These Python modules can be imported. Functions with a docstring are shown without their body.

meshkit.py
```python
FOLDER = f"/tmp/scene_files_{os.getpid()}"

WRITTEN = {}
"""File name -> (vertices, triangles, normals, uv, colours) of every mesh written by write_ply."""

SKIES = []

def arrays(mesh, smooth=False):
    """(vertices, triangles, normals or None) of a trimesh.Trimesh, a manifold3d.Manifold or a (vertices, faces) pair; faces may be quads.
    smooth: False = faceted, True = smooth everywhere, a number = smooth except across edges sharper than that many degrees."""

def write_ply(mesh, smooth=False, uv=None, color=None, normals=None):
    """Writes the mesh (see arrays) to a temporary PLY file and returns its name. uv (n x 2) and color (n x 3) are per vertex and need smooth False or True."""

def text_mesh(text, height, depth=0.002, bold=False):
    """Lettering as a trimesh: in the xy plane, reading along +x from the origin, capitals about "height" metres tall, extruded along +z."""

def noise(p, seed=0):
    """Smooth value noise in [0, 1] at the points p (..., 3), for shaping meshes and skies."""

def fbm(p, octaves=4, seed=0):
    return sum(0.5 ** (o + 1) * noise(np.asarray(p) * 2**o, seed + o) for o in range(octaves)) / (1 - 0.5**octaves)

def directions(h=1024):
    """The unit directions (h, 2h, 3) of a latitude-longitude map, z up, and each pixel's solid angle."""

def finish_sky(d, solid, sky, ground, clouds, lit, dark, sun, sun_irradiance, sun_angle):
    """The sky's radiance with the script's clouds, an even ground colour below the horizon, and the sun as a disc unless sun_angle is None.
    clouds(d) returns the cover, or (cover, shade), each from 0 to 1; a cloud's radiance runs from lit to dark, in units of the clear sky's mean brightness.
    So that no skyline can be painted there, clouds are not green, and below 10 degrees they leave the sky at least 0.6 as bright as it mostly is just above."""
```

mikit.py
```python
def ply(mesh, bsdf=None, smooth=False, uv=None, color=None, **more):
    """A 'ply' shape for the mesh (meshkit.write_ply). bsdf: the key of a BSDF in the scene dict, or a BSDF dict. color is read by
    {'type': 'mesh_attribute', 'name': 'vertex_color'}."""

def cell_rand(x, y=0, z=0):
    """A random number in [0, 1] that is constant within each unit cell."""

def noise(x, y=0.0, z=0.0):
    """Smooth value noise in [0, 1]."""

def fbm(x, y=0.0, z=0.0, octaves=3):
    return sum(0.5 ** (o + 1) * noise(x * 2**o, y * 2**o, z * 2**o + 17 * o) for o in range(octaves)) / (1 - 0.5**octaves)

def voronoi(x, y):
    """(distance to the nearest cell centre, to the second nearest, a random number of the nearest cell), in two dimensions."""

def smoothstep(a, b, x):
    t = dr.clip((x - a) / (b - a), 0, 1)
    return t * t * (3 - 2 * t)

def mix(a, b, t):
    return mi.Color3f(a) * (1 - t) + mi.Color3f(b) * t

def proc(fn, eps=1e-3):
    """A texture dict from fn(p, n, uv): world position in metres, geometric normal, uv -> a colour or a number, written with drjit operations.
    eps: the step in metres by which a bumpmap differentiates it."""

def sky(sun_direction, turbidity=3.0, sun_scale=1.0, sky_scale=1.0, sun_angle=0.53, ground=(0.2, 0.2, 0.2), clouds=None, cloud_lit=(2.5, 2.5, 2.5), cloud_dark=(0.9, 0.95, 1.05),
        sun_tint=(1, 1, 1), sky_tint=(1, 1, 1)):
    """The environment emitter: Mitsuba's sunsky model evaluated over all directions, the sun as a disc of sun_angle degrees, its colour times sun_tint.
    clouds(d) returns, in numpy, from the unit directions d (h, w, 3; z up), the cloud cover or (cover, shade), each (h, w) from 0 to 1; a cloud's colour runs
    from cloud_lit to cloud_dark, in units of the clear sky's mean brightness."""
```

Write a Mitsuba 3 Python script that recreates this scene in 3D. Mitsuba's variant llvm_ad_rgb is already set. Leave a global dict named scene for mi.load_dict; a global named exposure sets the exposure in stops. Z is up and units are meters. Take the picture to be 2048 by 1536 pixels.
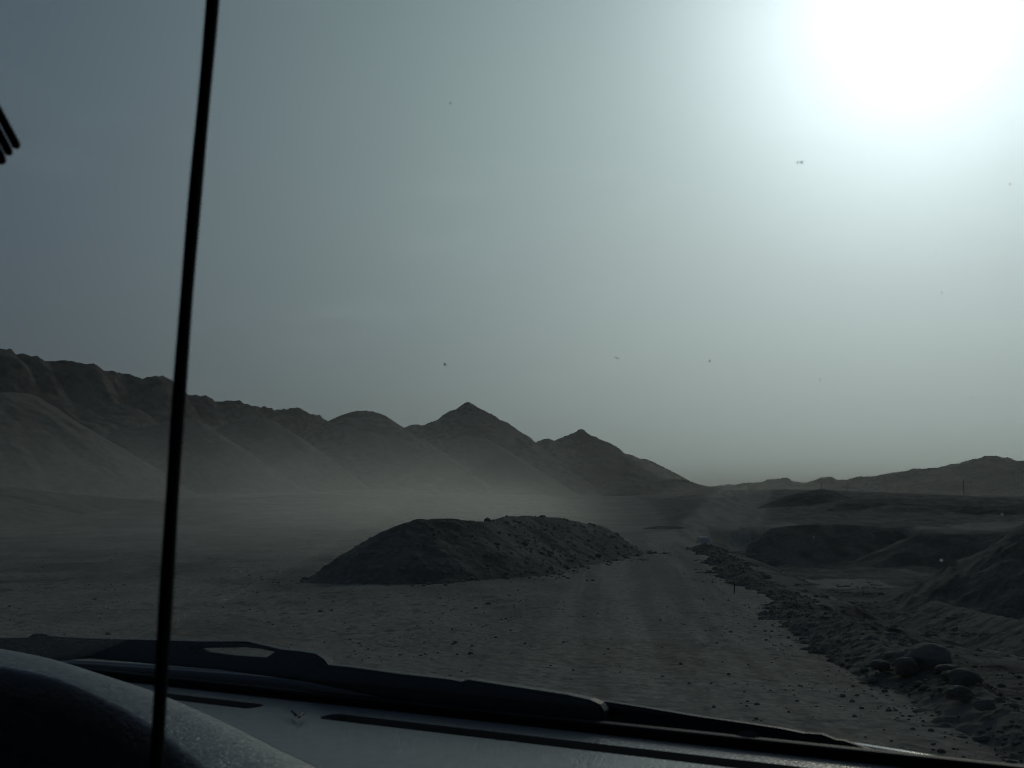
import math, random
import numpy as np, trimesh, mitsuba as mi, drjit as dr
import shapely.geometry as sg
import shapely.affinity as sa
import manifold3d as m3
import mikit, meshkit
from mikit import proc, noise, fbm, voronoi, smoothstep, mix, ply

T = mi.ScalarTransform4f
rng = np.random.default_rng(7)
scene, labels = {}, {}

# ------------------------------------------------------------------ camera, sky, exposure
EYE = np.array([0.0, 0.0, 2.0])
PITCH = math.radians(5.64)
FOCAL = 2196.0                                  # in pixels of a picture 2048 wide


def ray(x, y):
    a, c = (x - 1024) / FOCAL, -(y - 768) / FOCAL
    return np.array([a, math.cos(PITCH) - math.sin(PITCH) * c, math.sin(PITCH) + math.cos(PITCH) * c])


def at(x, y, depth):
    r = ray(x, y)
    return EYE + r * (depth / r[1])


scene['camera'] = {
    'type': 'thinlens', 'fov': 50.0, 'fov_axis': 'x', 'near_clip': 0.02, 'far_clip': 30000.0,
    'aperture_radius': 0.0009, 'focus_distance': 40.0,
    'to_world': T().look_at(origin=EYE.tolist(), target=(EYE + ray(1024, 768)).tolist(), up=[0, 0, 1]),
    'medium': {'type': 'ref', 'id': 'haze_air'}}
SUN = ray(1830, 10) / np.linalg.norm(ray(1830, 10))


def cirrus_and_glow(d):
    """Thin cirrus streaks and a glow painted round the low sun as cloud cover."""
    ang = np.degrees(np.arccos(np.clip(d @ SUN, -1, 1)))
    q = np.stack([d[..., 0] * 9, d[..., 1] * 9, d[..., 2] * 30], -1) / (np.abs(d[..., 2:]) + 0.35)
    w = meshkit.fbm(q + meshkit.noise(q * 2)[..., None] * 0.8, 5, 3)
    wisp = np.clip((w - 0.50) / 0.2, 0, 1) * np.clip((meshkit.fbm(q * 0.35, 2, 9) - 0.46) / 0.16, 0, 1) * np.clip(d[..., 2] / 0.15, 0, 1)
    return np.clip(0.9 * np.exp(-(ang / 7.9) ** 2) * (0.92 + 0.16 * w) + 0.010 * wisp, 0, 1)  # sun glow is painted into the cover, fading with angle from the sun


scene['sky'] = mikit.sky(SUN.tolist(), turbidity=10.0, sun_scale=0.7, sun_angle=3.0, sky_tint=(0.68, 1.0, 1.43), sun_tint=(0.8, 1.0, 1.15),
                         clouds=cirrus_and_glow, cloud_lit=(20.0, 22.0, 23.5), cloud_dark=(10.0, 11.0, 12.0), ground=(0.16, 0.15, 0.13))
labels['sky'] = {'kind': 'structure'}
exposure = -0.7

# air: pale haze everywhere, a thicker cloud of road dust low over the pad
HAZE = 0.0004
scene['haze_air'] = {'type': 'homogeneous', 'albedo': {'type': 'rgb', 'value': [0.97, 0.94, 0.88]}, 'sigma_t': HAZE, 'phase': {'type': 'hg', 'g': 0.5}}
scene['haze'] = {'type': 'cube', 'to_world': T().translate([0, 0, 21]).scale([4300, 4300, 25.5]), 'bsdf': {'type': 'null'}, 'interior': {'type': 'ref', 'id': 'haze_air'}}
labels['haze'] = {'kind': 'stuff', 'label': 'pale dusty haze in the air over the whole valley', 'category': 'haze'}

DX, DY, DZ = (-95.0, 75.0), (19.0, 330.0), (-1.5, 20.0)
nx, ny, nz = 86, 156, 24
gx, gy, gz = (np.linspace(a, b, n) for (a, b), n in ((DX, nx), (DY, ny), (DZ, nz)))
ZZ, YY, XX = np.meshgrid(gz, gy, gx, indexing='ij')
P = np.stack([XX, YY, ZZ], -1)
sst = lambda a, b, x: (lambda t: t * t * (3 - 2 * t))(np.clip((x - a) / (b - a), 0, 1))


def skirt(X, Y):
    """The plain on the left climbs gently to the foot of the spoil ridge."""
    q = Y - 0.25 * X
    return 1.75 * np.clip((q - 40) / 115, 0, 1.2) ** 1.5 * (1 - sst(-22, 6, X - 0.055 * (Y - 50)))


zz = np.maximum(ZZ - skirt(XX, YY), 0)
swirl = np.clip(meshkit.fbm(P / np.array([11, 15, 6.5]), 4, 5) * 6.5 - 2.75, 0, 2.6)
low = np.exp(-zz / 1.9) * sst(25, 38, YY + 0.12 * XX) * (1 - sst(80, 165, YY)) * (1 - sst(-9, 5, XX - 0.06 * YY)) * (0.24 + swirl) * 0.033


def plume(x, y, z, rx, ry, rz, k):
    return k * np.exp(-((XX - x) / rx) ** 2 - ((YY - y) / ry) ** 2 - (np.maximum(zz - z, 0) / rz) ** 2)


puffs = (plume(-12, 95, 0, 7, 14, 8.0, .017) + plume(-2, 105, 0, 8, 16, 6.4, .017) + plume(13, 125, 0, 8, 20, 6.0, .014) + plume(29, 150, 0, 9, 30, 4.0, .012)
         + plume(-38, 85, 0, 14, 18, 4.5, .008) + plume(-22, 92, 0, 7, 12, 6.0, .007) + plume(44, 190, 0, 8, 40, 4.0, .012) + plume(15, 75, 0, 4, 14, 1.6, .016) + plume(24, 115, 0, 6, 26, 2.6, .016)) * (0.10 + swirl) * 0.36
edge = np.minimum.reduce([sst(0, 8, XX - DX[0]), sst(0, 8, DX[1] - XX), sst(0, 6, YY - DY[0]), sst(0, 30, DY[1] - YY), sst(0, 5, DZ[1] - ZZ)])
dust = ((low + puffs) * edge).astype(np.float32)
box = T().translate([DX[0], DY[0], DZ[0]]).scale([DX[1] - DX[0], DY[1] - DY[0], DZ[1] - DZ[0]])
scene['dust_air'] = {'type': 'heterogeneous', 'albedo': {'type': 'rgb', 'value': [0.96, 0.93, 0.86]}, 'phase': {'type': 'hg', 'g': 0.45},
                     'sigma_t': {'type': 'gridvolume', 'grid': mi.VolumeGrid(np.ascontiguousarray(dust[..., None]) + np.float32(HAZE)), 'to_world': box}}
scene['dust_cloud'] = {'type': 'cube', 'to_world': box @ T().translate([.5, .5, .5]).scale([.5, .5, .5]), 'bsdf': {'type': 'null'},
                       'interior': {'type': 'ref', 'id': 'dust_air'}, 'exterior': {'type': 'ref', 'id': 'haze_air'}}
labels['dust_cloud'] = {'kind': 'stuff', 'label': 'low cloud of pale dust drifting behind the near gravel mound', 'category': 'dust'}


# ------------------------------------------------------------------ materials
def rgb(*v):
    return {'type': 'rgb', 'value': list(v)}


def rough(name, color, rough_=0.9, bump=None, scale=1.0, eps=1e-3, spec=0.3, two=True, **more):
    d = {'type': 'principled', 'base_color': color, 'roughness': rough_, 'specular': spec, **more}
    if bump:
        d = {'type': 'bumpmap', 'tex': proc(bump, eps), 'scale': scale, 'bsdf': d}
    scene[name] = {'type': 'twosided', 'bsdf': d} if two else d


def ground_color(p, n, uv):
    q = p.x - 0.093 * p.y
    big = fbm(p.x * .11, p.y * .11, 0.0, 3)
    mid = fbm(p.x * .9, p.y * .55, 3.0, 3)
    fine = noise(p.x * 14, p.y * 9, 1.0)
    road = p.x - (1.3 + .093 * p.y + .33 * dr.clip(p.y - 46, 0, 12) + .135 * dr.maximum(p.y - 58, 0)) + .8 * (fbm(p.x * .15, p.y * .1, 21.0, 2) - .5)
    on_road = 1 - smoothstep(1.8, 2.9, dr.abs(road) - .012 * dr.maximum(p.y - 40, 0))
    track = fbm(q * 2.6 + .8 * fbm(p.x * .3, p.y * .1, 9.0, 2), p.y * 0.10, 5.0, 4)
    wheel = dr.exp(-dr.square((road + .85 + .3 * track) / .26)) + dr.exp(-dr.square((road - .75 + .3 * track) / .26))
    c = mix((.175, .148, .108), (.285, .245, .183), smoothstep(.3, .7, big * .4 + mid * .6))
    c = mix(c, mix((.235, .198, .143), (.36, .307, .226), smoothstep(.32, .68, track + .12 * wheel)), on_road * .85)
    grit = smoothstep(.62, .78, fbm(p.x * 5, p.y * 3.2, 8.0, 2)) * smoothstep(.40, .58, fbm(p.x * .35, p.y * .25, 2.0, 2))
    c = mix(c, (.10, .088, .066), grit * .7 * (1 - .6 * on_road))
    silt = smoothstep(.54, .60, fbm(p.x * .30, p.y * .2, 11.0, 3)) * smoothstep(4.4, 5.6, q) * (1 - smoothstep(60, 75, p.y))
    rub = mix((.062, .055, .042), (.135, .118, .09), smoothstep(.3, .7, fbm(p.x * 1.6, p.y * 1.1, 6.0, 3)))
    c = mix(c, mix(rub, (.30, .262, .20), silt), smoothstep(2.9, 3.9, q + 1.6 * (fbm(p.x * .9, p.y * .7, 31.0, 3) - .5)) * (1 - on_road))
    speck = noise(p.x * 31, p.y * 24, 4.0)
    return c * (0.72 + 0.34 * fine + 0.22 * speck)


def ground_bump(p, n, uv):
    q = p.x - 0.093 * p.y
    return 0.034 * fbm(p.x * 8, p.y * 8, 0.0, 4) + 0.010 * fbm(q * 5, p.y * .3, 4.0, 3)


def hill_color(p, n, uv):
    a = fbm(p.x * .12, p.y * .12, p.z * .25, 4)
    b = fbm(p.x * .9, p.y * .9, p.z * .9, 2)
    return mix((.055, .048, .036), (.165, .145, .11), smoothstep(.36, .66, a * .6 + b * .4))


def talus_color(p, n, uv):
    a = fbm(p.x * .2, p.y * .2, p.z * .1, 3)
    b = fbm(p.x * 1.3, p.y * 1.3, p.z * 1.3, 2)
    return mix((.115, .10, .073), (.19, .166, .125), smoothstep(.3, .7, a * .6 + b * .4))


def hill_bump(p, n, uv):
    return 1.1 * fbm(p.x * .6, p.y * .6, p.z * .6, 4)


def mound_color(p, n, uv):
    a = fbm(p.x * 1.1, p.y * 1.1, p.z * 1.6, 3)
    b = noise(p.x * 11, p.y * 11, p.z * 11)
    c = mix((.075, .066, .05), (.15, .132, .10), smoothstep(.3, .7, a))
    return c * (.7 + .6 * b)


def mound_bump(p, n, uv):
    return 0.06 * fbm(p.x * 5, p.y * 5, p.z * 5, 4)


rough('ground_dirt', proc(ground_color), .95, ground_bump, 1.0, 0.01)
rough('hill_rock', proc(hill_color), .95, hill_bump, 1.0, 0.1)
rough('talus', proc(talus_color), .95, hill_bump, 0.5, 0.1)
rough('spoil', proc(mound_color), .95, mound_bump, 1.0, 0.02)
rough('verge_gravel', proc(lambda p, n, uv: mix((.10, .087, .065), (.20, .175, .13), smoothstep(.3, .7, fbm(p.x * 1.3, p.y * 1.3, p.z * 1.6, 3))) * (.7 + .6 * noise(p.x * 13, p.y * 13, p.z * 13))), .95, mound_bump, 1.0, 0.02)
rough('stone_dark', proc(lambda p, n, uv: mix((.115, .10, .075), (.215, .188, .14), fbm(p.x * 6, p.y * 6, p.z * 6, 2))), .9)
rough('stone_pale', proc(lambda p, n, uv: mix((.18, .17, .145), (.32, .30, .26), fbm(p.x * 5, p.y * 5, p.z * 5, 2))), .9)
rough('boulder_rock', proc(lambda p, n, uv: mix((.10, .09, .072), (.18, .16, .127), fbm(p.x * 5, p.y * 5, p.z * 7, 3))), .85,
      lambda p, n, uv: 0.012 * fbm(p.x * 14, p.y * 14, p.z * 14, 3), 1.0, 0.004)


def leather(p, n, uv):
    f1, f2, _ = voronoi(p.x * 190 + 1.5 * noise(p.x * 60, p.y * 60, p.z * 60), p.y * 190 + p.z * 120)
    return 0.0011 * smoothstep(0.0, 0.35, f2 - f1) + 0.0006 * fbm(p.x * 45, p.y * 45, p.z * 45, 2)


def creased(p, n, uv):
    w = fbm(p.x * 22, p.y * 22, p.z * 22, 2)
    return leather(p, n, uv) + 0.004 * dr.abs(noise(p.x * 55 + 3 * w, p.y * 70 + 2 * w, p.z * 40) - .5)


grain = lambda a, b, s: proc(lambda p, n, uv: mix(a, b, fbm(p.x * s, p.y * s, p.z * s, 2)))
rough('dash_vinyl', grain((.155, .16, .165), (.20, .205, .21), 90), .30, leather, 0.22, 0.0006, .8)
rough('hood_leather', grain((.13, .133, .137), (.175, .18, .182), 70), .30, creased, 0.6, 0.0008, .9)
rough('black_plastic', grain((.056, .051, .044), (.078, .071, .062), 120), .5, None, spec=.4)
rough('black_rubber', rgb(.012, .012, .012), .6, None, spec=.3)
rough('blade_metal', rgb(.034, .035, .036), .5, None, spec=.25)
rough('body_paint', rgb(.15, .15, .145), .2, None, spec=.5, clearcoat=.6, clearcoat_gloss=.9)
rough('cabin_lining', rgb(.05, .05, .048), .9)
rough('mirror_plastic', rgb(.012, .012, .012), .45, None, spec=.4)
scene['windscreen_glass'] = {'type': 'thindielectric', 'int_ior': 1.5, 'specular_transmittance': rgb(.93, .97, .95)}
scene['side_glass'] = {'type': 'thindielectric', 'int_ior': 1.5, 'specular_transmittance': rgb(.35, .37, .36)}
rough('insect_dark', rgb(.02, .018, .015), .7)
scene['dust_grain'] = {'type': 'principledthin', 'base_color': rgb(.9, .9, .88), 'roughness': .6, 'diff_trans': 1.9}
rough('pole_wood', rgb(.06, .055, .05), .9)
rough('block_concrete', grain((.62, .60, .55), (.74, .72, .67), 20), .9)


# ------------------------------------------------------------------ helpers
def numbered(key):
    if key not in scene and key not in labels:
        return key
    i = 1
    while f'{key}_{i:03d}' in scene or f'{key}_{i:03d}' in labels:
        i += 1
    return f'{key}_{i:03d}'


def put(name, mesh, bsdf, smooth=False, parent=None, label=None, cat=None, group=None, kind=None, **more):
    key = numbered(f'{parent}__{name}' if parent else name)
    scene[key] = ply(mesh, bsdf, smooth, **more)
    d = {k: v for k, v in (('label', label), ('category', cat), ('group', group), ('kind', kind)) if v}
    if d:
        labels[key] = d
    return key


def thing(name, label, cat, group=None):
    key = numbered(name)
    labels[key] = {'label': label, 'category': cat}
    if group:
        labels[key]['group'] = group
    return key


def grid_faces(n, m):
    i, j = np.meshgrid(np.arange(n - 1), np.arange(m - 1), indexing='ij')
    a = (i * m + j).ravel()
    return np.vstack([np.stack([a, a + 1, a + m + 1], 1), np.stack([a, a + m + 1, a + m], 1)])


def resample(points, step):
    p = np.asarray(points, float)
    s = np.r_[0, np.cumsum(np.linalg.norm(np.diff(p, axis=0), axis=1))]
    t = np.linspace(0, s[-1], max(2, int(s[-1] / step)))
    return np.stack([np.interp(t, s, p[:, k]) for k in range(3)], 1), t


def heap(name, bsdf, crest, cell, k=0.7, foot=-1.0, cap=None, rills=(0.5, 1.0, 0.5), lumps=(0.0, 1.0), seed=0, margin=1.0, crag=(0, 1), grit=(0, 1), step=None, toe=0.35, smooth=True, bound=None, **tags):
    """Loose material at its angle of repose: the envelope of cones below a crest line given in space. cap = (depth, slope) makes a steeper upper part."""
    c, s = resample(crest, step or cell)
    c = c + 0
    hmax = c[:, 2].max() - foot
    reach = hmax / k * (1 + toe) * margin
    lo, hi = c[:, :2].min(0) - reach, c[:, :2].max(0) + reach
    if bound is not None:
        lo, hi = np.maximum(lo, bound[0]), np.minimum(hi, bound[1])
    xs, ys = np.arange(lo[0], hi[0] + cell, cell), np.arange(lo[1], hi[1] + cell, cell)
    X, Y = np.meshgrid(xs, ys, indexing='ij')
    jit = cell * 0.25
    X = X + rng.uniform(-jit, jit, X.shape)
    Y = Y + rng.uniform(-jit, jit, Y.shape)
    q = np.stack([X.ravel(), Y.ravel()], 1)
    z, near, dist = np.full(len(q), -1e9), np.zeros(len(q), int), np.zeros(len(q))
    for a in range(0, len(q), 20000):
        d = np.linalg.norm(q[a:a + 20000, None] - c[None, :, :2], axis=2)
        if cap:
            drop = np.where(d < cap[0], cap[1] * d, cap[0] * cap[1] + k * (d - cap[0]))
        else:
            drop = np.sqrt((k * d) ** 2 + (0.25 * cell) ** 2) - 0.25 * cell
        h = c[None, :, 2] - drop
        i = h.argmax(1)
        r = np.arange(len(i))
        z[a:a + 20000], near[a:a + 20000], dist[a:a + 20000] = h[r, i], i, d[r, i]
    rel = z - foot
    soft = hmax * toe
    z = foot + np.where(rel < soft, soft * np.exp(np.clip((rel - soft) / soft, -6, 0)) - soft * 0.0, rel) - np.where(rel < soft, soft * math.exp(-2.2), 0) * np.clip((soft - rel) / soft, 0, 1)
    amp, wl, depth = rills
    sx = s[near]
    p3 = np.stack([q[:, 0], q[:, 1], z], 1)
    u = np.stack([sx / wl, dist / (wl * 9), 0 * sx], 1)
    fade = np.clip(dist / (depth * wl + 1e-6), 0, 1) * np.clip((z - foot) / (0.25 * hmax), 0, 1)
    z = z + amp * (meshkit.fbm(u, 4, seed) - 0.5) * fade
    if lumps[0]:
        lf = np.clip(dist / (lumps[1] * 0.6), 0.25, 1)
        z = z + lumps[0] * (meshkit.fbm(p3 / lumps[1], 5, seed + 3) - 0.5) * 2 * lf
    if grit[0]:
        z = z + grit[0] * (np.abs(meshkit.fbm(p3 / grit[1], 3, seed + 5) - .5) * 3 - .5)
    if crag[0]:
        z = z + crag[0] * (np.abs(meshkit.fbm(p3 / crag[1], 4, seed + 9) - 0.5) * 4 - 0.6) * np.clip(1 - dist / 22, 0, 1)
    v = np.stack([q[:, 0], q[:, 1], z], 1)
    f = grid_faces(len(xs), len(ys))
    f = f[(z[f] > foot + 0.02).any(1)]
    m = trimesh.Trimesh(v, f, process=False)
    m.remove_unreferenced_vertices()
    if m.face_normals[:, 2].mean() < 0:
        m.invert()
    return put(name, m, bsdf, smooth, **tags), m


def line(points, depth):
    """A crest line seen at these pixels; depth = metres at the first and the last, or a list."""
    d = np.linspace(depth[0], depth[-1], len(points)) if len(depth) == 2 else depth
    return [at(x, y, dd) for (x, y), dd in zip(points, d)]


# ------------------------------------------------------------------ ground
def edge_line(Y):
    return 2.95 + 0.093 * Y


def ground_height(X, Y):
    q = X - edge_line(Y)
    p = np.stack([X, Y, 0 * X], -1)
    near = np.exp(-np.hypot(X, Y) / 120)
    z = 0.09 * (meshkit.fbm(p / 5.0, 4, 1) - .5) * near + 0.05 * (meshkit.fbm(p / np.array([.8, .9, 1]), 3, 2) - .5) * near
    z += 0.022 * (meshkit.fbm(np.stack([(X - .093 * Y) / .8, Y / 14, 0 * X], -1), 3, 4) - .5) * np.exp(-np.hypot(X, Y) / 50)
    wob = 1.3 * (meshkit.fbm(p / 6.0, 3, 6) - .5)
    pit = sst(0.5, 4.6, q + wob) * sst(12, 24, Y + wob) * (1 - sst(57.5, 61.5, Y + 0.8 * wob - 0.02 * X))
    z -= (1.75 + 0.9 * (meshkit.fbm(p / 5.0, 4, 8) - .5)) * pit
    rough_ = sst(0.4, 1.6, q) * (1 - sst(70, 120, Y))
    z += rough_ * 0.32 * (meshkit.fbm(p / 1.3, 4, 9) - .5)
    shelf = sst(79, 86, Y + 3 * wob) * sst(18, 30, X + 4 * wob) * (1 - sst(150, 260, Y))
    z += 1.05 * shelf
    sk = skirt(X, Y)
    z += 1.3 * sst(56, 132, np.hypot(X, Y)) * (1 - np.clip(sk / 1.5, 0, 1)) * (1 - .75 * sst(30, 52, X))
    z += sk + 0.5 * np.clip(sk, 0, 1.2) * (meshkit.fbm(p / 7.0, 4, 13) - .5)
    far = sst(100, 260, np.hypot(X, Y))
    z += far * 1.0 * (meshkit.fbm(p / 60.0, 4, 11) - .5)
    return z


az = np.radians(np.r_[np.linspace(-180, -40, 30), np.linspace(-34, 34, 720), np.linspace(40, 180, 30)])
rr = np.r_[0.0, np.geomspace(2.5, 130, 700), np.geomspace(134, 4100, 150)]
A, R = np.meshgrid(az, rr, indexing='ij')
GX, GY = R * np.sin(A), R * np.cos(A)
GZ = ground_height(GX, GY)
gm = trimesh.Trimesh(np.stack([GX, GY, GZ], -1).reshape(-1, 3), grid_faces(len(az), len(rr))[:, ::-1], process=False)
if gm.face_normals[:, 2].mean() < 0:
    gm.invert()
put('ground', gm, 'ground_dirt', True, kind='structure')

# ------------------------------------------------------------------ hills: a spoil ridge that runs away on the left, a far ridge on the right
skyA = [(-420, 640), (-200, 665), (-60, 684), (0, 690), (22, 692), (24, 702), (75, 705), (85, 713), (100, 712), (160, 722), (190, 725), (205, 738), (222, 736), (240, 742), (280, 750), (310, 744),
        (325, 746), (345, 760), (352, 768), (372, 783), (410, 783), (430, 795), (470, 800), (500, 808), (520, 811), (560, 812), (590, 820), (615, 823), (640, 830), (650, 836), (700, 850)]
heap('hill', 'hill_rock', line(skyA, (160, 225)), 0.55, 0.62, cap=(5.0, 1.35), rills=(4.2, 7, 1.0), lumps=(1.7, 6.0), crag=(.9, 7), seed=21, foot=-1, kind='structure', bound=((-170, 80), (20, 260)))
talus = dict(kind='structure', lumps=(.18, 3.0), foot=-1.0, toe=.22)
heap('talus_slope', 'talus', line([(-500, 690), (-200, 735), (0, 784), (40, 784), (64, 787)], (128, 146)), .5, .62, rills=(1.9, 3.4, 1.5), seed=31, **talus)
heap('talus_slope', 'talus', line([(240, 857), (290, 852), (345, 842), (385, 836)], (160, 168)), .5, .66, rills=(1.9, 3.4, 1.5), seed=32, **talus)
heap('talus_slope', 'talus', line([(470, 838), (520, 836), (548, 842)], (186, 190)), .5, .72, rills=(1.9, 3.4, 1.5), seed=33, **talus)
heap('talus_slope', 'talus', line([(-520, 885), (-240, 935), (0, 972), (160, 990), (330, 1003)], (66, 88)), .35, .24, rills=(.5, 3, 1.5), seed=34, **talus)
heap('talus_slope', 'talus', line([(470, 1000), (560, 990), (640, 988), (720, 992), (800, 1002)], (112, 124)), .4, .22, rills=(.6, 4, 1.5), seed=36, **talus)
skyB = [(560, 880), (640, 846), (665, 837), (690, 826), (715, 819), (745, 820), (765, 828), (800, 851)]
heap('hill', 'hill_rock', line(skyB, (212, 222)), .6, .68, rills=(2.2, 5, 1), lumps=(.6, 4), crag=(.3, 5), seed=41, kind='structure', toe=.22)
skyC = [(760, 872), (800, 853), (812, 853), (820, 851), (832, 846), (838, 851), (855, 846), (885, 832), (900, 820), (925, 812), (935, 802), (950, 809), (980, 829), (1000, 848)]
heap('hill', 'hill_rock', line(skyC, (262, 272)), .7, .72, rills=(3.0, 6, 1), lumps=(.8, 5), crag=(.55, 5), seed=42, kind='structure', toe=.22)
heap('talus_slope', 'talus', line([(890, 880), (930, 874), (970, 876)], (238, 242)), .7, .62, rills=(.8, 5, 1.5), seed=35, **talus)
skyD = [(980, 915), (1045, 891), (1062, 888), (1085, 877), (1105, 879), (1130, 870), (1150, 866), (1163, 858), (1180, 865), (1205, 885)]
heap('hill', 'hill_rock', line(skyD, (372, 395)), 1.0, .66, rills=(3.8, 8, 1), lumps=(1.2, 6), crag=(1.5, 6), seed=43, kind='structure', toe=.22)
skyE = [(1140, 905), (1200, 893), (1225, 898), (1245, 905), (1262, 908), (1275, 915), (1290, 917), (1310, 925), (1325, 938), (1350, 956), (1380, 975)]
heap('hill', 'hill_rock', line(skyE, (640, 690)), 1.7, .6, rills=(2.5, 12, 1), lumps=(1.1, 10), crag=(1.0, 12), seed=44, kind='structure')
skyF = [(1250, 972), (1300, 966), (1340, 957), (1365, 957), (1380, 963), (1400, 968), (1430, 973), (1445, 985), (1462, 998)]
heap('hill', 'hill_rock', line(skyF, (215, 240)), .8, .5, rills=(1.2, 4, 1), lumps=(.4, 4), crag=(.3, 7), seed=45, kind='structure')
skyR = [(1330, 985), (1430, 973), (1455, 970), (1490, 969), (1520, 965), (1545, 956), (1560, 954), (1575, 957), (1590, 966), (1620, 966), (1640, 955), (1652, 952), (1670, 957), (1690, 960), (1720, 955), (1742, 950),
        (1750, 951), (1780, 946), (1800, 941), (1835, 936), (1850, 934), (1880, 933), (1905, 926), (1930, 922), (1960, 916), (1985, 910), (2010, 915), (2030, 919), (2070, 917), (2200, 895), (2500, 860), (3000, 830)]
heap('hill', 'hill_rock', line(skyR, (640, 520)), 1.8, .42, rills=(4, 12, 1), lumps=(1.6, 9), crag=(1.3, 9), seed=46, kind='structure', bound=((40, 330), (600, 720)))

# ------------------------------------------------------------------ heaps on the pad and beside the road
moundkw = dict(smooth=True)


def on_ground(x, y, z=0.0):
    r = ray(x, y)
    return EYE + r * ((z - EYE[2]) / r[2])


crest = [at(790, 1052, 26.2), at(835, 1037, 26.6), at(900, 1036, 27.4), at(960, 1042, 28.2), at(985, 1040, 29.5), at(1010, 1032, 31), at(1060, 1031, 32.5), at(1120, 1035, 34), at(1160, 1045, 35.5), at(1205, 1052, 37)]
near_mound, near_mesh = heap('gravel_mound', 'spoil', crest, .07, .62, foot=-.06, rills=(.28, .9, .8), lumps=(.07, .7), grit=(.03, .25), seed=51, toe=.10, label='large dark gravel mound with a dipped top on the flat ground left of the road', cat='mound')
heap('gravel_mound', 'spoil', [np.array([17.0, 31, 2.5]), np.array([20, 30, 3.9]), np.array([26, 30, 4.4])], .13, .62, foot=-2.3, rills=(.35, 1.2, .8), lumps=(.26, 1.4), grit=(.13, .35), seed=52, toe=.08,
     label='dark earth mound rising at the right edge beyond the boulders', cat='mound')
heap('gravel_mound', 'spoil', [at(1262, 1064, 60), at(1315, 1052, 61), at(1352, 1051, 61.5), at(1388, 1060, 62)], .15, .32, foot=-.1, rills=(.2, 1.5, .8), lumps=(.1, 1.2), seed=53, toe=.2,
     label='low dusty mound beyond the right end of the near mound, left of the road bend', cat='mound')
heap('gravel_mound', 'spoil', [at(1530, 1010, 90), at(1572, 992, 90), at(1608, 984, 90), at(1642, 977, 90), at(1664, 980, 90), at(1692, 994, 90)], .25, .45, foot=.3, rills=(.3, 3, .8), lumps=(.2, 2), seed=54, toe=.3,
     label='rounded earth mound on the skyline of the terrace right of the far road', cat='mound')
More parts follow.
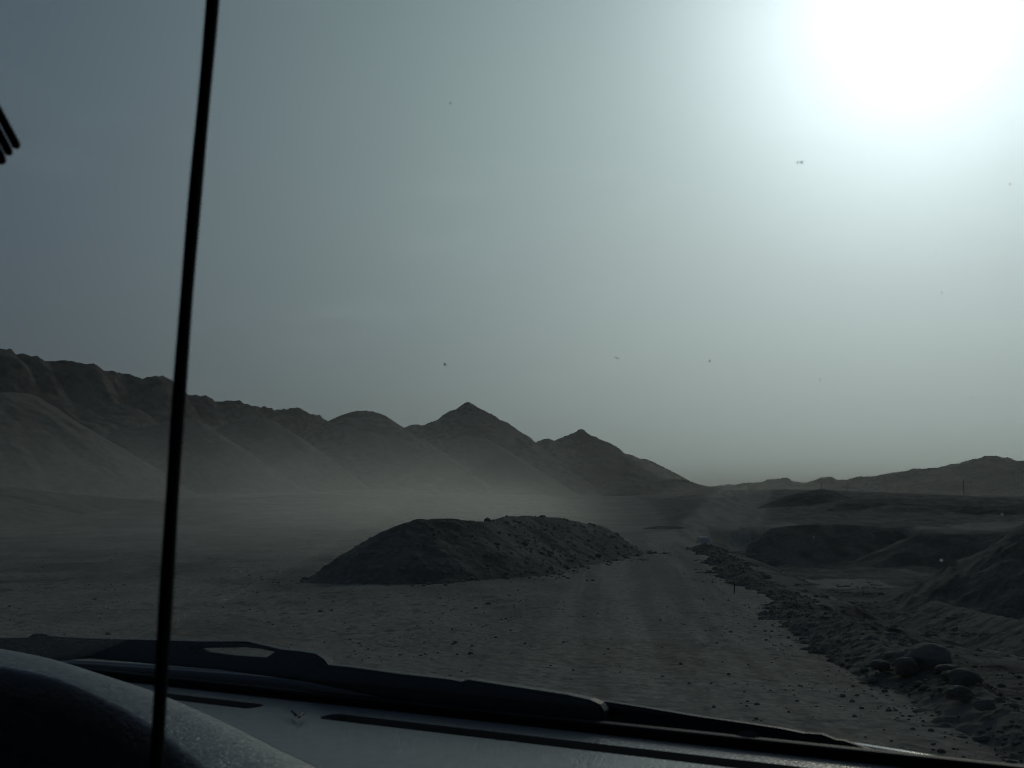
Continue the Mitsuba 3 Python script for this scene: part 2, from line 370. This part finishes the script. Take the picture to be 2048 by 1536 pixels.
heap('gravel_mound', 'spoil', [at(1545, 1056, 60), at(1600, 1048, 61), at(1700, 1048, 61.5), at(1765, 1053, 62)], .16, .62, foot=-1.9, rills=(.35, 1.6, .8), lumps=(.14, 1.2), seed=55, toe=.08,
     label='long flat-topped dark spoil heap across the pit right of the road', cat='mound')
heap('gravel_bank', 'spoil', [at(1676, 1010, 84), at(1705, 1005, 84), at(1760, 1004, 84), at(1850, 1007, 83), at(1960, 1010, 81), at(2120, 1006, 80)], .22, .42, foot=-.2, rills=(.5, 2.5, .8), lumps=(.2, 2), grit=(.1, .6), seed=58, toe=.2,
     label='long level dark bank across the middle distance below the far ridge, right', cat='bank')
heap('gravel_bank', 'spoil', [at(1200, 1010, 120), at(1270, 1003, 122), at(1345, 994, 124), at(1400, 988, 128), at(1432, 995, 130), at(1456, 1006, 130)], .3, .27, foot=-.2, rills=(.6, 3, .8), lumps=(.3, 2.5), grit=(.1, .8), seed=59, toe=.25,
     label='dusty bank left of the climbing track, at the foot of the farthest left hills', cat='bank')
heap('gravel_bank', 'spoil', [at(1845, 1062, 56), at(1900, 1066, 55), at(1975, 1064, 54), at(2100, 1058, 53)], .16, .5, foot=-1.8, rills=(.35, 1.5, .8), lumps=(.15, 1.2), grit=(.06, .4), seed=60, toe=.1,
     label='low dark bank beyond the pit at the right, behind the near earth mound', cat='bank')
heap('gravel_bank', 'spoil', [np.array([12.6, 36, -1.25]), np.array([11.6, 31, -.95]), np.array([10.3, 25.5, -.62]), np.array([9.0, 20, -.25]), np.array([8.2, 16, .12]), np.array([7.9, 12, .35])], .08, .5, foot=-1.9,
     rills=(.16, .5, .8), lumps=(.10, .7), grit=(.05, .2), seed=56, toe=.08, label='long gravel bank sloping from the right edge down into the pit', cat='bank')
wy = np.arange(5.0, 40, .6)
wn = meshkit.fbm(np.stack([wy / 2.1, 0 * wy, 0 * wy], 1), 3, 61) - .5
wh = np.interp(wy, [5, 8, 12, 17, 24, 32, 40], [.15, .18, .20, .18, .17, .16, .14]) + .20 * wn
wh *= 1 - .35 * np.exp(-((wy - 11.6) / 1.7) ** 2)
ww = np.interp(wy, [5, 8, 12, 20, 29, 40], [.95, .55, .35, .15, .1, .25]) + .7 * (meshkit.fbm(np.stack([wy / 3.0, 0 * wy + 9, 0 * wy], 1), 3, 62) - .5)
windrow, wind_mesh = heap('gravel_windrow', 'spoil', np.stack([edge_line(wy) + ww, wy, wh], 1), .04, .33, foot=-.07, rills=(.06, .5, .7), lumps=(.10, .6), grit=(.055, .16), seed=57, toe=.3,
     label='rough windrow of gravel along the right edge of the dirt road', cat='windrow')


# ------------------------------------------------------------------ stones
def stone(seed, sub=1, squash=.7):
    m = trimesh.creation.icosphere(subdivisions=sub)
    v = m.vertices
    v = v * (0.72 + 0.56 * meshkit.fbm(v * 1.1 + seed * 7.3, 3, seed))[:, None]
    return trimesh.Trimesh(v * [1, .85, squash], m.faces, process=False)


PROTO = [stone(i, 1, .6) for i in range(6)]


def scatter(pos, size, sink=.3):
    """Many stones as arrays of one mesh."""
    vs, fs, n = [], [], 0
    for p, s in zip(pos, size):
        m = PROTO[rng.integers(6)]
        a = rng.uniform(0, 6.28)
        c, q = math.cos(a), math.sin(a)
        v = m.vertices * s
        v = np.stack([c * v[:, 0] - q * v[:, 1], q * v[:, 0] + c * v[:, 1], v[:, 2] + s * (.6 - sink) * .5], 1) + p
        vs.append(v)
        fs.append(m.faces + n)
        n += len(v)
    return trimesh.Trimesh(np.vstack(vs), np.vstack(fs), process=False)


def drop(X, Y):
    return np.stack([X, Y, ground_height(X, Y)], 1)


N = 8000
d = 7.5 * (45 / 7.5) ** rng.uniform(0, 1, N)
a = np.radians(rng.uniform(-29, 29, N))
X, Y = d * np.sin(a), d * np.cos(a)
clump = meshkit.fbm(np.stack([X / 2.2, Y / 3.0, 0 * X], 1), 3, 71)
qe = X - edge_line(Y)
onroad = (qe > -4.6) & (qe < -.5)
keep = (clump > rng.uniform(.35, .7, N)) & ~(onroad & (rng.uniform(0, 1, N) < .75))
size = np.clip(rng.lognormal(math.log(.0115), .5, N), .005, .05)
put('loose_stones', scatter(drop(X[keep], Y[keep]), size[keep]), 'stone_dark', False, label='dark loose stones strewn over the gravel ground', cat='stones', kind='stuff')
k = rng.choice(len(wind_mesh.vertices), 11000)
vv = wind_mesh.vertices[k]
ok = (vv[:, 2] > -.02) & (meshkit.fbm(vv / .9, 3, 77) > rng.uniform(.3, .62, len(k)))
put('stone', scatter(vv[ok], np.clip(rng.lognormal(math.log(.015), .7, ok.sum()), .006, .055)), 'stone_dark', False, parent=windrow, kind='stuff')
N = 1700
Y = 6.0 * (40 / 6.0) ** rng.uniform(0, 1, N)
X = edge_line(Y) - np.abs(rng.normal(.2, .75, N))
sz = np.clip(rng.lognormal(math.log(.010), .5, N), .004, .045)
keep = meshkit.fbm(np.stack([X / .8, Y / 1.6, 0 * X], 1), 3, 79) > rng.uniform(.35, .65, N)
put('shoulder_stones', scatter(drop(X[keep], Y[keep]), sz[keep]), 'stone_dark', False, label='small dark stones along the right shoulder of the dirt road', cat='stones', kind='stuff')
k = rng.choice(len(near_mesh.vertices), 2600)
vv = near_mesh.vertices[k]
ok = (vv[:, 2] > .03) & (rng.uniform(0, 1, len(k)) < np.clip(.25 + .12 * vv[:, 0], .15, 1))
put('stone', scatter(vv[ok], np.clip(rng.lognormal(math.log(.03), .5, ok.sum()), .012, .11)), 'stone_dark', False, parent=near_mound, kind='stuff')
vv = near_mesh.vertices[(near_mesh.vertices[:, 2] > -.05) & (near_mesh.vertices[:, 2] < .06)]
vv = vv[rng.choice(len(vv), 520)]
vv = drop(*(vv[:, :2] + rng.normal(0, .28, (len(vv), 2))).T)
put('spilled_stone', scatter(vv, np.clip(rng.lognormal(math.log(.026), .55, len(vv)), .01, .09)), 'stone_dark', False, parent=near_mound, kind='stuff')
k = rng.choice(len(near_mesh.vertices), 420)
vv = near_mesh.vertices[k]
ok = (vv[:, 2] > .03) & (vv[:, 0] > -2)
put('pale_stone', scatter(vv[ok], np.clip(rng.lognormal(math.log(.035), .4, ok.sum()), .015, .09)), 'stone_pale', False, parent=near_mound, kind='stuff')

spots = [  # boulders: pixel of the middle, diameter in pixels, distance, label
    (1856, 1326, 88, 11.9, 'largest rounded boulder on the windrow, domed and smooth'),
    (1812, 1334, 42, 11.7, 'small rounded boulder leaning on the left of the largest boulder'),
    (1795, 1316, 46, 12.6, 'flat boulder behind the small one, left of the largest boulder'),
    (1832, 1308, 44, 12.9, 'low boulder half hidden behind the left shoulder of the largest boulder'),
    (1930, 1362, 58, 10.7, 'rounded boulder lying to the right and below the largest boulder'),
    (1895, 1338, 46, 11.4, 'pale flat slab of rock against the right side of the largest boulder'),
    (1905, 1352, 38, 11.0, 'angular pale rock between the largest boulder and the one to its right'),
    (1760, 1330, 34, 12.0, 'small flat boulder farthest left in the boulder row'),
    (1915, 1385, 44, 10.2, 'low rock in front of the right boulder, by the windrow top'),
    (1968, 1408, 40, 9.6, 'rock nearest the right edge of the view in the boulder row'),
]
for i, (x, y, dpx, dist, lab) in enumerate(spots):
    c = at(x, y, dist)
    r = dpx / FOCAL * dist / 2
    m = trimesh.creation.icosphere(subdivisions=4)
    v = np.sign(m.vertices) * np.abs(m.vertices) ** .8
    flat = [.80, .85, .6, .6, .85, .35, .55, .55, .6, .6][i]
    n_ = meshkit.fbm(v * 1.3 + 5.1 * i, 4, 80 + i) - .5
    v = v * (1 + (.34 if i in (5, 6, 8, 9) else .22) * 2 * n_)[:, None] * [1.05, .9, flat] * r
    put('boulder', trimesh.Trimesh(v + c, m.faces, process=False), 'boulder_rock', True, label=lab, cat='boulder', group='boulders along the windrow')

# ------------------------------------------------------------------ small things along the road
p = on_ground(1407, 1084)
b = trimesh.creation.box([.42, .3, .2])
b = m3.Manifold.batch_hull([m3.Manifold.sphere(.025, 10).translate((sx * .19, sy * .12, sz * .09 + .09)) for sx in (-1, 1) for sy in (-1, 1) for sz in (-1, 1)]).rotate((3, 0, 20)).translate(tuple(p))
put('concrete_block', b, 'block_concrete', 30, label='small pale block beside the road where it bends away', cat='block')
p = on_ground(1469, 1186)
put('marker_stake', trimesh.creation.cylinder(.012, .26, sections=8).apply_transform(trimesh.transformations.rotation_matrix(.06, [1, .4, 0])).apply_translation(p + [0, 0, .1]), 'pole_wood', 30,
    label='thin dark stake standing at the right edge of the road', cat='stake')
for (x, y0, y1, dist, lab) in ((1643, 966, 1000, 210, 'dark utility pole behind the rounded mound on the terrace'), (1693, 970, 1006, 215, 'utility pole just right of the rounded mound, with a short crossarm'),
                               (1927, 960, 1012, 190, 'tall lone utility pole near the right edge, against the far ridge'), (1497, 962, 985, 330, 'faint distant pole on the skyline above the far road')):
    top, bot = at(x, y0, dist), at(x, y1, dist)
    h = top[2] - bot[2] + 1.5
    t = thing('utility_pole', lab, 'pole', 'utility poles on the far terrace')
    put('post', trimesh.creation.cone(.07, h * 6, sections=10).slice_plane([0, 0, h], [0, 0, -1], cap=False).apply_translation([top[0], top[1], top[2] - h]), 'pole_wood', True, parent=t)
    if 'crossarm' in lab:
        put('crossarm', trimesh.creation.box([1.5, .12, .14]).apply_translation([top[0], top[1] - .17, top[2] - .5]), 'pole_wood', parent=t)

# ------------------------------------------------------------------ the vehicle the picture is taken from
YAW = math.radians(-27.74)
U, V, W = np.array([math.cos(YAW), math.sin(YAW), 0]), np.array([-math.sin(YAW), math.cos(YAW), 0]), np.array([0, 0, 1.0])
CAR = np.eye(4)
CAR[:3, 0], CAR[:3, 1], CAR[:3, 2], CAR[:3, 3] = U, V, W, EYE


def car_of(p):
    return np.array([(p - EYE) @ U, (p - EYE) @ V, (p - EYE) @ W])


def car_px_w(x, y, w):                     # the point seen at a pixel on the level w of the car
    r = ray(x, y)
    return car_of(EYE + r * (w / r[2]))


def car_px_v(x, y, v):                     # ... on the upright plane v across the car
    r = ray(x, y)
    return car_of(EYE + r * (v / (r @ V)))


def in_car(mesh):
    if hasattr(mesh, 'to_mesh'):
        m = mesh.to_mesh()
        mesh = trimesh.Trimesh(m.vert_properties[:, :3], m.tri_verts, process=False)
    mesh = mesh.copy()
    mesh.apply_transform(CAR)
    return mesh


def rbox(lo, hi, r=.008, seg=12):
    lo, hi = np.array(lo, float), np.array(hi, float)
    return m3.Manifold.batch_hull([m3.Manifold.sphere(r, seg).translate(tuple(np.where(s, hi - r, lo + r))) for s in np.ndindex(2, 2, 2)])


car = thing('vehicle', 'dark vehicle seen from its passenger seat, with dashboard, windscreen and wipers', 'vehicle')
LEVEL = -.24

# dashboard top with two defroster slots cut through it, left of it the instrument hood
RIM = LEVEL + .010
far_px = [(-260, 1262), (-100, 1286), (0, 1302), (96, 1321), (199, 1352), (307, 1384), (380, 1414), (440, 1440), (500, 1468), (549, 1496), (589, 1513), (680, 1556), (800, 1620), (960, 1720)]
near_px = [(-260, 1292), (-100, 1312), (0, 1332), (70, 1342), (139, 1364), (199, 1392), (259, 1420), (305, 1450), (339, 1472), (388, 1512), (430, 1548), (500, 1610), (580, 1690), (700, 1830)]
roll = np.array([car_px_w(x, y, RIM) for x, y in far_px])
roll[:, 2] = LEVEL
poly = sg.Polygon([(-1.55, 1.036), (.42, 1.036), (.42, .30)] + [(a, b) for a, b, _ in roll[::-1]] + [(-1.55, roll[0, 1])])
poly = poly.buffer(0)
poly = max(getattr(poly, 'geoms', [poly]), key=lambda g: g.area)


def slot(u0, u1, v0, v1, r=.012):
    return sg.box(u0 + r, v0 + r, u1 - r, v1 - r).buffer(r)


slots = [slot(-1.12, -.84, .972, 1.001), slot(-.745, .35, .966, .997)]
top = poly
for s_ in slots:
    top = top.difference(s_)
top = max(getattr(top, 'geoms', [top]), key=lambda g: g.area)
dash = trimesh.creation.extrude_polygon(top, .035, engine='earcut')
dash.apply_translation([0, 0, LEVEL - .035])
dk = put('dashboard', in_car(dash), 'dash_vinyl', False, parent=car, label='grey grained dashboard top, brightest toward the right')
for s_ in slots:
    u0, v0, u1, v1 = s_.bounds
    duct = m3.Manifold.cube((u1 - u0 + .02, v1 - v0 + .02, .1)).translate((u0 - .01, v0 - .01, LEVEL - .137)) - m3.Manifold.cube((u1 - u0 + .004, v1 - v0 + .004, .2)).translate((u0 - .002, v0 - .002, LEVEL - .13))
    put('defroster_vent', in_car(duct), 'black_plastic', parent=dk)
face = m3.Manifold.cube((1.1, .03, .45)).translate((-.68, .29, LEVEL - .485))
put('lower_panel', in_car(face), 'cabin_lining', parent=dk)
# small clip lying at the front of the dashboard
for (x0, y0, x1, y1) in ((584, 1422, 592, 1430), (598, 1434, 606, 1427)):
    a_, b_ = car_px_w(x0, y0, LEVEL + .006), car_px_w(x1, y1, LEVEL + .006)
    put('clip', in_car(m3.Manifold.batch_hull([m3.Manifold.sphere(.0013, 10).translate(tuple(a_)), m3.Manifold.sphere(.0016, 10).translate(tuple(b_))])), 'blade_metal', 30, parent=dk)

# instrument hood: a padded roll swept along its rim, and the skirt below it that faces the driver
k_ = np.ones(9) / 9


def even(px, n, lev):
    c_, s_ = resample([car_px_w(x, y, lev) for x, y in px], .004)
    c_ = np.stack([np.convolve(np.pad(c_[:, i], 14, mode='reflect', reflect_type='odd'), np.ones(29) / 29, mode='valid') for i in range(3)], 1)
    return np.stack([np.interp(np.linspace(0, s_[-1], n), s_, c_[:, i]) for i in range(3)], 1)


fs_, ns_ = even(far_px, 150, RIM), even(near_px, 150, RIM + .032)
rows = []
for a_, b_ in zip(fs_, ns_):
    d_ = (b_ - a_) * [1, 1, 0]
    wd_ = np.linalg.norm(d_)
    d_ /= wd_
    up = np.array([0, 0, 1.0])
    line_ = [a_ - d_ * .030 - up * .040, a_ - d_ * .014 - up * .018, a_ - d_ * .005 - up * .004, a_]
    line_ += [a_ + d_ * wd_ * t + up * (.032 * t + .010 * math.sin(math.pi * t)) for t in np.linspace(.08, 1, 12)]
    e_, r_ = line_[-1], .030
    line_ += [e_ + d_ * r_ * math.sin(t) - up * (r_ * (1 - math.cos(t))) for t in np.radians(np.linspace(14, 90, 9))]
    line_ += [line_[-1] - up * .05 - d_ * .004, line_[-1] - up * .20 - d_ * .02, line_[-1] - up * .5 - d_ * .02]
    rows.append(line_)
rows = np.array(rows)
prof = rows[0]
hm = trimesh.Trimesh(rows.reshape(-1, 3), grid_faces(len(rows), len(prof)), process=False)
put('instrument_hood', in_car(hm), 'hood_leather', True, parent=car, label='padded instrument hood, creased dark leather with a lit rim')

# windscreen with specks stuck on it
BASE, RAKE = np.array([0, 1.050, -.232]), np.array([0, -.9, 1.0])
top_w = .40
gu0, gu1 = -1.5, .36


def glass_pt(u, w):
    return np.array([u, BASE[1] + RAKE[1] * (w - BASE[2]), w])


quad = np.array([glass_pt(gu0, BASE[2]), glass_pt(gu1, BASE[2]), glass_pt(gu1 - .1, top_w), glass_pt(gu0 + .15, top_w)])
ws = put('windscreen', in_car(trimesh.Trimesh(quad, [[0, 1, 2], [0, 2, 3]], process=False)), 'windscreen_glass', parent=car)
gn = np.cross([1, 0, 0], RAKE)
gn /= np.linalg.norm(gn)


def on_glass(x, y):
    r = ray(x, y)
    rc = np.array([r @ U, r @ V, r @ W])
    return rc * ((BASE @ gn) / (rc @ gn))


for (x, y, w_, h_, ang, mat) in ((891, 727, 8, 4.4, -50, 'insect_dark'), (1596, 323, 6, 2.6, 5, 'insect_dark'), (1604, 323, 6, 5, 0, 'dust_grain'), (902, 205, 3, 3, 0, 'insect_dark'), (1420, 720, 4, 3, 0, 'insect_dark'),
                                 (1421, 721, 2, 2, 0, 'dust_grain'), (1640, 757, 3, 3, 0, 'dust_grain'), (1884, 583, 3, 3, 0, 'dust_grain'), (1883, 1118, 6, 5, 30, 'dust_grain'), (2004, 1026, 4, 4, 0, 'dust_grain'),
                                 (1556, 1296, 3, 3, 0, 'dust_grain'), (1628, 1072, 3, 3, 0, 'dust_grain'), (2020, 366, 3, 3, 0, 'dust_grain'), (1872, 500, 2.4, 2.4, 0, 'dust_grain'), (1945, 792, 2.4, 2.4, 0, 'dust_grain'), (1234, 714, 12, .8, -35, 'dust_grain')):
    c_ = on_glass(x, y)
    s_ = np.linalg.norm(c_) / FOCAL
    e = trimesh.creation.icosphere(subdivisions=2)
    e.apply_scale([w_ * s_ * .46, h_ * s_ * .46, .0005])
    e.apply_transform(trimesh.transformations.rotation_matrix(math.radians(ang), [0, 0, 1]))
    f_ = np.eye(4)
    ru = RAKE / np.linalg.norm(RAKE)
    f_[:3, 0], f_[:3, 1], f_[:3, 2], f_[:3, 3] = [1, 0, 0], ru, np.cross([1, 0, 0], ru), c_ - gn * np.sign(gn @ c_) * .0012
    e.apply_transform(f_)
    put('insect_spot' if mat == 'insect_dark' else 'dust_speck', in_car(e), mat, True, parent=ws)

seal = rbox((gu0 - .03, 1.039, LEVEL - .06), (gu1 + .05, 1.056, BASE[2] + .002), .004)
put('windscreen_seal', in_car(seal), 'black_rubber', 30, parent=car)

# cowl below the glass: a rounded painted edge, then the nose drops away
cp = [(-1.6, 1.02), (-1.3, 1.13), (-1.0, 1.168), (-.6, 1.165), (-.3, 1.125), (-.1, 1.075), (.2, .98), (.45, .85)]
cl = np.array([(a_, b_, LEVEL + .003) for a_, b_ in cp])
cl, _ = resample(cl, .02)
cl = np.stack([np.convolve(np.pad(cl[:, i], 4, mode='edge'), k_, mode='valid') for i in range(3)], 1)
ct = np.gradient(cl, axis=0)
ct /= np.linalg.norm(ct, axis=1, keepdims=True)
cs = np.stack([-ct[:, 1], ct[:, 0], 0 * ct[:, 0]], 1)
cprof = [(-.032, -.05), (-.026, -.014), (-.016, -.003)] + [(.018 * math.sin(t), .018 * math.cos(t) - .018) for t in np.radians(np.linspace(-40, 95, 12))] + [(.03, -.08), (.12, -.45), (.16, -.95)]
crow = np.array([[c_ + s_ * a_ + np.array([0, 0, b_]) for a_, b_ in cprof] for c_, s_ in zip(cl, cs)])
put('cowl', in_car(trimesh.Trimesh(crow.reshape(-1, 3), grid_faces(len(crow), len(cprof)), process=False)), 'body_paint', True, parent=car, label='painted cowl edge below the windscreen with a thin bright rim')
put('cowl_grille', in_car(m3.Manifold.cube((2.0, .10, .01)).translate((-1.55, 1.058, LEVEL - .05))), 'black_plastic', parent=car)


def plate(name, px, v, thick, mat, hole=None, r=.003, parent=car, label=None):
    """A bar that follows this outline on the upright plane v across the car, with thickness and rounded edges."""
    P2 = sg.Polygon([car_px_v(x, y, v)[[0, 2]] for x, y in px]).buffer(0)
    if hole:
        P2 = P2.difference(sg.Polygon([car_px_v(x, y, v)[[0, 2]] for x, y in hole]))
    parts = []
    for off, a_, b_ in ((0, -thick / 2 + r, thick / 2 - r), (-r, -thick / 2, thick / 2)):
        q = P2.buffer(off)
        for g in getattr(q, 'geoms', [q]):
            if g.is_empty:
                continue
            m = trimesh.creation.extrude_polygon(g, b_ - a_, engine='earcut')
            m.apply_translation([0, 0, a_])
            parts.append(m3.Manifold(m3.Mesh(np.asarray(m.vertices, np.float32), np.asarray(m.faces, np.uint32))))
    s_ = parts[0]
    for q in parts[1:]:
        s_ = s_ + q
    mm = s_.to_mesh()
    v3 = mm.vert_properties[:, :3]
    mesh = trimesh.Trimesh(np.stack([v3[:, 0], v + v3[:, 2], v3[:, 1]], 1), mm.tri_verts[:, ::-1], process=False)
    return put(name, in_car(mesh), mat, False, parent=parent, label=label)


wa = put('wiper', in_car(m3.Manifold.cylinder(.05, .014, .014, 20).rotate((60, 0, 0)).translate((-.30, 1.09, -.262))), 'black_plastic', 30, parent=car, label='black wiper on the left, with a stout arm and clawed end')
plate('arm', [(664, 1328), (720, 1334), (800, 1345), (900, 1356), (928, 1361), (942, 1357), (1000, 1366), (1060, 1375), (1140, 1387), (1185, 1397), (1205, 1406), (1214, 1420), (1212, 1440), (1190, 1452), (1120, 1448), (1000, 1428),
              (930, 1418), (775, 1394), (640, 1366), (600, 1356)], 1.068, .020, 'black_plastic', r=.004, parent=wa)
plate('blade', [(-160, 1300), (-60, 1284), (0, 1275), (65, 1274), (75, 1266), (95, 1266), (110, 1271), (180, 1275), (330, 1279), (400, 1281), (500, 1281), (540, 1290), (570, 1297), (610, 1301), (640, 1306), (655, 1316), (664, 1328), (690, 1345),
                (660, 1368), (600, 1358), (450, 1338), (330, 1328), (190, 1315), (110, 1322), (0, 1335), (-160, 1340)], 1.10, .02, 'black_plastic',
      hole=[(395, 1295), (500, 1293), (530, 1296), (557, 1302), (541, 1313), (480, 1309), (420, 1302)], parent=wa)
wb = put('wiper', in_car(m3.Manifold.cylinder(.05, .013, .013, 20).rotate((60, 0, 0)).translate((.02, 1.06, -.36))), 'black_plastic', 30, parent=car, label='black wiper on the right, low along the lower edge of the windscreen')
plate('blade', [(1080, 1392), (1185, 1397), (1300, 1415), (1400, 1432), (1500, 1446), (1560, 1455), (1610, 1465), (1645, 1467), (1660, 1473), (1672, 1478), (1690, 1480), (1765, 1506), (1800, 1530), (1700, 1520), (1560, 1494), (1400, 1470),
                (1200, 1442), (1080, 1425)], 1.086, .012, 'blade_metal', r=.003, parent=wb)
plate('blade_edge', [(1208, 1439), (1290, 1447), (1338, 1452), (1343, 1455), (1335, 1458), (1280, 1454), (1208, 1446)], 1.077, .004, 'blade_metal', r=.001, parent=wb)

# rear-view mirror: its ribbed corner shows at the left edge
mk = None
slats = [((32, 289), 9.5), ((17, 303), 9.0), ((2, 319), 11.0)]
for i, ((x1, y1), wd) in enumerate(slats):
    dd = .50 + .004 * i
    a_, b_ = at(x1 - .47 * 300, y1 - .88 * 300, dd), at(x1, y1, dd)
    rad = wd / FOCAL * dd
    deep = np.array([0, .02, 0])
    sl = m3.Manifold.batch_hull([m3.Manifold.sphere(rad, 16).translate(tuple(q + e)) for q in (EYE + (a_ - EYE), EYE + (b_ - EYE)) for e in (q * 0, (q - EYE) * .05)])
    m_ = sl.to_mesh()
    tm = trimesh.Trimesh(m_.vert_properties[:, :3], m_.tri_verts, process=False)
    if i == 0:
        mk = put('mirror', tm, 'mirror_plastic', 30, parent=car, label='black ribbed corner of the rear-view mirror at the left edge')
        a0 = a_
    else:
        put('rib', tm, 'mirror_plastic', 30, parent=mk)
foot_ = EYE + car_of(a0)[0] * U - .16 * U + (car_of(a0)[1] + .02) * V + (top_w + .01) * W
stalk = m3.Manifold.batch_hull([m3.Manifold.sphere(.010, 12).translate(tuple(q)) for q in (a0 - .03 * U, foot_)])
m_ = stalk.to_mesh()
put('stalk', trimesh.Trimesh(m_.vert_properties[:, :3], m_.tri_verts, process=False), 'mirror_plastic', 30, parent=mk)

# the cabin round the camera
put('roof', in_car(rbox((gu0 + .1, -1.1, top_w + .005), (gu1 - .05, .49, top_w + .06), .015)), 'cabin_lining', 30, parent=car)
put('rear_wall', in_car(rbox((gu0, -1.14, -1.05), (gu1, -1.1, top_w + .03), .01)), 'cabin_lining', 30, parent=car)
put('cabin_floor', in_car(rbox((gu0, -1.1, -1.15), (gu1, .9, -1.1), .01)), 'cabin_lining', 30, parent=car)
for s_, u_ in ((-1, gu0), (1, gu1)):
    dkey = put('door', in_car(rbox((u_ - .03, -1.1, -1.1), (u_ + .03, .95, -.25), .012)), 'cabin_lining', 30, parent=car)
    q4 = np.array([[u_, -1.05, -.25], [u_, .92, -.25], [u_ - s_ * .1, .46, top_w], [u_ - s_ * .1, -1.05, top_w]])
    put('window', in_car(trimesh.Trimesh(q4, [[0, 1, 2], [0, 2, 3]], process=False)), 'side_glass', parent=dkey)
    a_, b_ = glass_pt(u_, BASE[2]), glass_pt(u_ - s_ * .1, top_w + .02)
    put('pillar', in_car(m3.Manifold.batch_hull([m3.Manifold.sphere(.03, 12).translate(tuple(q + np.array([s_ * .03, -.02, 0]))) for q in (a_, b_)])), 'cabin_lining', 30, parent=car)

# black cord hanging in front of the windscreen
path = [(455, -160), (431, -10), (420, 90), (406, 200), (395, 330), (384, 450), (374, 570), (364, 700), (354, 840), (344, 990), (335, 1130), (328, 1260), (321, 1390), (314, 1500), (308, 1600), (300, 1760)]
cpts = np.array([at(x, y, .47 - .00000 * y) for x, y in path])
cpts[0] = cpts[1] + [.004, .0, .0]
cpts[0][2] = EYE[2] + top_w + .01
cs_, _ = resample(cpts, .012)
for _ in range(3):
    cs_ = np.stack([np.convolve(np.pad(cs_[:, i], 3, mode='reflect', reflect_type='odd'), np.ones(7) / 7, mode='valid') for i in range(3)], 1)
tn = np.gradient(cs_, axis=0)
tn /= np.linalg.norm(tn, axis=1, keepdims=True)
n1 = np.cross(tn, [0, 1, 0])
n1 /= np.linalg.norm(n1, axis=1, keepdims=True)
n2 = np.cross(tn, n1)
th = np.linspace(0, 2 * np.pi, 15)
cr = .0029 * (1 + .04 * np.sin(np.arange(len(cs_)) * .9))[:, None, None]
ring = cs_[:, None] + cr * (np.cos(th)[None, :, None] * n1[:, None] + np.sin(th)[None, :, None] * n2[:, None])
put('hanging_cord', trimesh.Trimesh(ring.reshape(-1, 3), grid_faces(len(cs_), len(th)), process=False), 'black_rubber', True, label='thin black cord hanging down before the windscreen and the dashboard', cat='cord')
